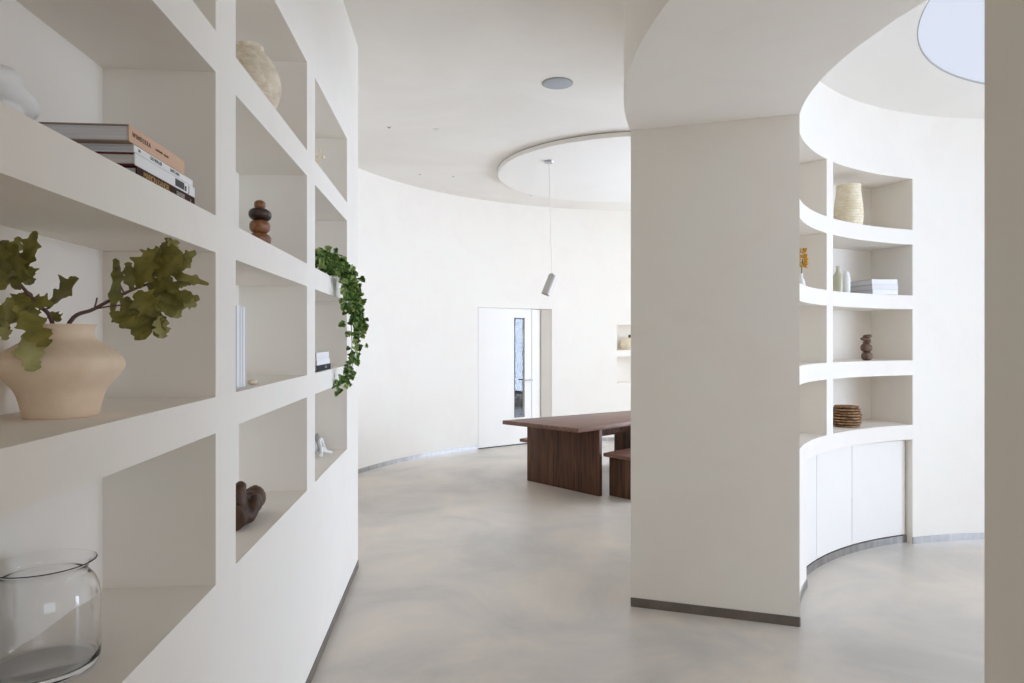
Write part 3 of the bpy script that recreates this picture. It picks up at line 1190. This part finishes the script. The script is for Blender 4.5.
# three white books with page edges to the left and spines to the right
G = 'white books in the round bookcase'
base, th = ring_loc(872.2, RI + .035, BROWS[2][0] + .0005)
zz = base.z
for k, (thk, lab) in enumerate(((.036, 'lowest of three white books in the round bookcase'), (.038, 'middle of three white books in the round bookcase'),
                                (.038, 'topmost of three white books in the round bookcase'))):
    b = book(Vector((base.x + (.004, 0, -.003)[k], base.y, zz)), math.radians((8, 6, 7)[k]), .205, .30, thk, M_bluegrey, M_page, lab, (M_wcover, M_wcover2, M_wcover)[k], G)
    zz += thk + .0005

# small carved stacked-stone figure
p, th = ring_loc(866.8, RI + .12, BROWS[1][0])
fg = thing('stone_figure', 'small grey-brown wooden stacked figure on the third shelf of the round bookcase', 'ornament', p)
z = 0.0
for rx, h, dx, tl in ((.040, .066, 0, 0), (.042, .064, -.004, 5), (.030, .026, .0, -8), (.038, .026, -.008, 10), (.033, .026, .004, -6)):
    bm = bmesh.new()
    blob(bm, Vector((dx, 0, z + h / 2)), (rx, rx * .9, h / 2 + .001), 24, 14, Matrix.Rotation(math.radians(tl), 4, 'Y'), 2.5)
    link('stone', bm, M_brown_grey, fg)
    z += h - .003

# stack of woven coasters: each its own thing
p, th = ring_loc(845.5, RI + .15, BROWS[0][0])
z = BROWS[0][0]
names = ['lowest', 'second', 'third', 'fourth', 'fifth', 'sixth', 'seventh', 'topmost']
proto = None
for k in range(8):
    R0 = (.098, .105, .108, .112, .106, .104, .108, .085)[k]
    h = .0215
    bm = bmesh.new()
    pr = []
    for q in range(28):
        r = R0 * (1 - q / 28)
        pr.append((r, h * .5 + h * .36 + .0022 * abs(math.sin(q * PI / 2.3)) - .006 * (1 - q / 28)))
    prof = [(0, .001), (R0 * .8, .001), (R0 * .97, h * .18), (R0, h * .45), (R0 * .985, h * .72)] + pr[1:] + [(0, h * .86)]
    lathe(bm, prof, 44, wob=lambda a, zz_, k=k: 1 + .02 * math.sin(9 * a + k * 2) + .012 * math.sin(23 * a + k))
    o = tag(link('woven_coaster', bm, M_straw, angle=60),
            (names[k] + ' woven brown straw mat counted from the shelf, in the round bookcase stack') if k not in (0, 7) else names[k] + ' woven brown straw mat in the round bookcase stack',
            'straw mat', 'woven straw mats stacked in the round bookcase')
    o.location = (p.x + random.uniform(-.010, .010), p.y + random.uniform(-.008, .008), z)
    o.rotation_euler = (0, 0, k * 1.3)
    z += h * .93

# yellow dried flower in a slim vase
p, th = ring_loc(801.2, RI + .10, BROWS[2][0])
fv = thing('flower_vase', 'slim vase with a dried yellow flower beside the pillar in the round bookcase', 'flower vase', p)
bm = bmesh.new()
lathe(bm, [(0, 0)] + smooth_prof([(.024, 0), (.027, .01), (.024, .05), (.011, .08), (.010, .10), (.012, .106)], 4) + [(.008, .105), (.008, .08), (0, .06)], 24)
link('vase_body', bm, M_ceramic, fv)
bm = bmesh.new()
tube(bm, spline([(0, 0, .07), (.003, 0, .12), (.008, 0, .20)], 4), .003, 6)
link('stem', bm, M_ivystem, fv)
bm = bmesh.new()
for k in range(150):
    a = random.uniform(0, 2 * PI)
    zc = random.uniform(.15, .265)
    r = .038 * math.sin(PI * min(1, (zc - .13) / .15)) ** .6
    d = Vector((math.cos(a), math.sin(a), random.uniform(-.3, .6)))
    c = Vector((.006 + .4 * r * math.cos(a), .4 * r * math.sin(a), zc))
    leaf(bm, c, c + d * random.uniform(.016, .028), .018, Vector((random.uniform(-.5, .5), -1, .8)), 0, .2, .3, 5)
link_open('petals', bm, M_yellow, fv)

# things in the hall's far niche
p = HP(NA1 - 3.2, HR + .14, ROWS[1][0])
kb2 = thing('straw_basket', 'pale straw basket with a small dark knob in the far hall niche', 'basket', p)
bm = bmesh.new()
lathe(bm, [(0, 0)] + coil_prof([(.12, 0), (.135, .04), (.14, .10), (.125, .155), (.10, .175), (.04, .19)], .016) + [(0, .19)], 48)
link('body', bm, M_rope_pale, kb2, angle=80)
bm = bmesh.new()
lathe(bm, [(0, .185), (.012, .19), (.02, .205), (.022, .22), (.014, .235), (0, .238)], 20)
link('knob', bm, M_brown_dark, kb2)

# ------------------------------------------------------------------ light
w = bpy.data.worlds.new('sky')
sc.world = w
w.use_nodes = True
bg = w.node_tree.nodes['Background']
bg.inputs['Color'].default_value = (1.0, .87, .71, 1)
bg.inputs['Strength'].default_value = .43


def area(name, loc, target, sx, sy, power, rgb=(1, 1, 1)):
    l = bpy.data.lights.new(name, 'AREA')
    l.shape = 'RECTANGLE'
    l.size, l.size_y = sx, sy
    l.energy = power
    l.color = rgb
    o = bpy.data.objects.new(name, l)
    COL.objects.link(o)
    o.location = loc
    o.rotation_euler = (Vector(target) - Vector(loc)).to_track_quat('-Z', 'Y').to_euler()
    return o


thw = (W2[0] + W2[1]) / 2
lp = RP(thw, RO + .1, 1.5)
area('round_room_added_light', lp, RP(thw, 0.0, 1.35), 3.4, 2.4, 258, (.785, .925, 1.175))  # lamp outside the added opening, put in to brighten the round room
thw = (W3[0] + W3[1]) / 2
lp = HP(thw, HR + .5, 1.6)
area('hall_added_light', lp, HP(thw, 0, 1.5), 3.6, 2.6, 436, (.78, .925, 1.185))  # added lamp behind the unseen opening, lifts the hall walls
area('added_left_wall_fill', (3.2, -2.6, 1.8), (-.9, 2.0, 1.5), 2.2, 2.4, 37, (.81, .94, 1.13))  # fill lamp added behind the camera, brightens the near left wall

# ------------------------------------------------------------------ camera
cd = bpy.data.cameras.new('camera')
cd.sensor_width = 36
cd.lens = 36 * F / 1024
cd.shift_y = -(341.5 - HY) / 1024
cd.clip_start = .05
cam = bpy.data.objects.new('camera', cd)
COL.objects.link(cam)
cam.location = (0, 0, H)
cam.rotation_euler = (PI / 2, 0, 0)
sc.camera = cam
vs_ = sc.view_settings
vs_.view_transform = 'Standard'
vs_.look = 'None'
vs_.gamma = 1
vs_.exposure = 0.0
vs_.use_curve_mapping = False
sc.cycles.sample_clamp_indirect = 6
sc.cycles.max_bounces = 16
sc.cycles.diffuse_bounces = 10
sc.cycles.transmission_bounces = 12
sc.cycles.use_denoising = True
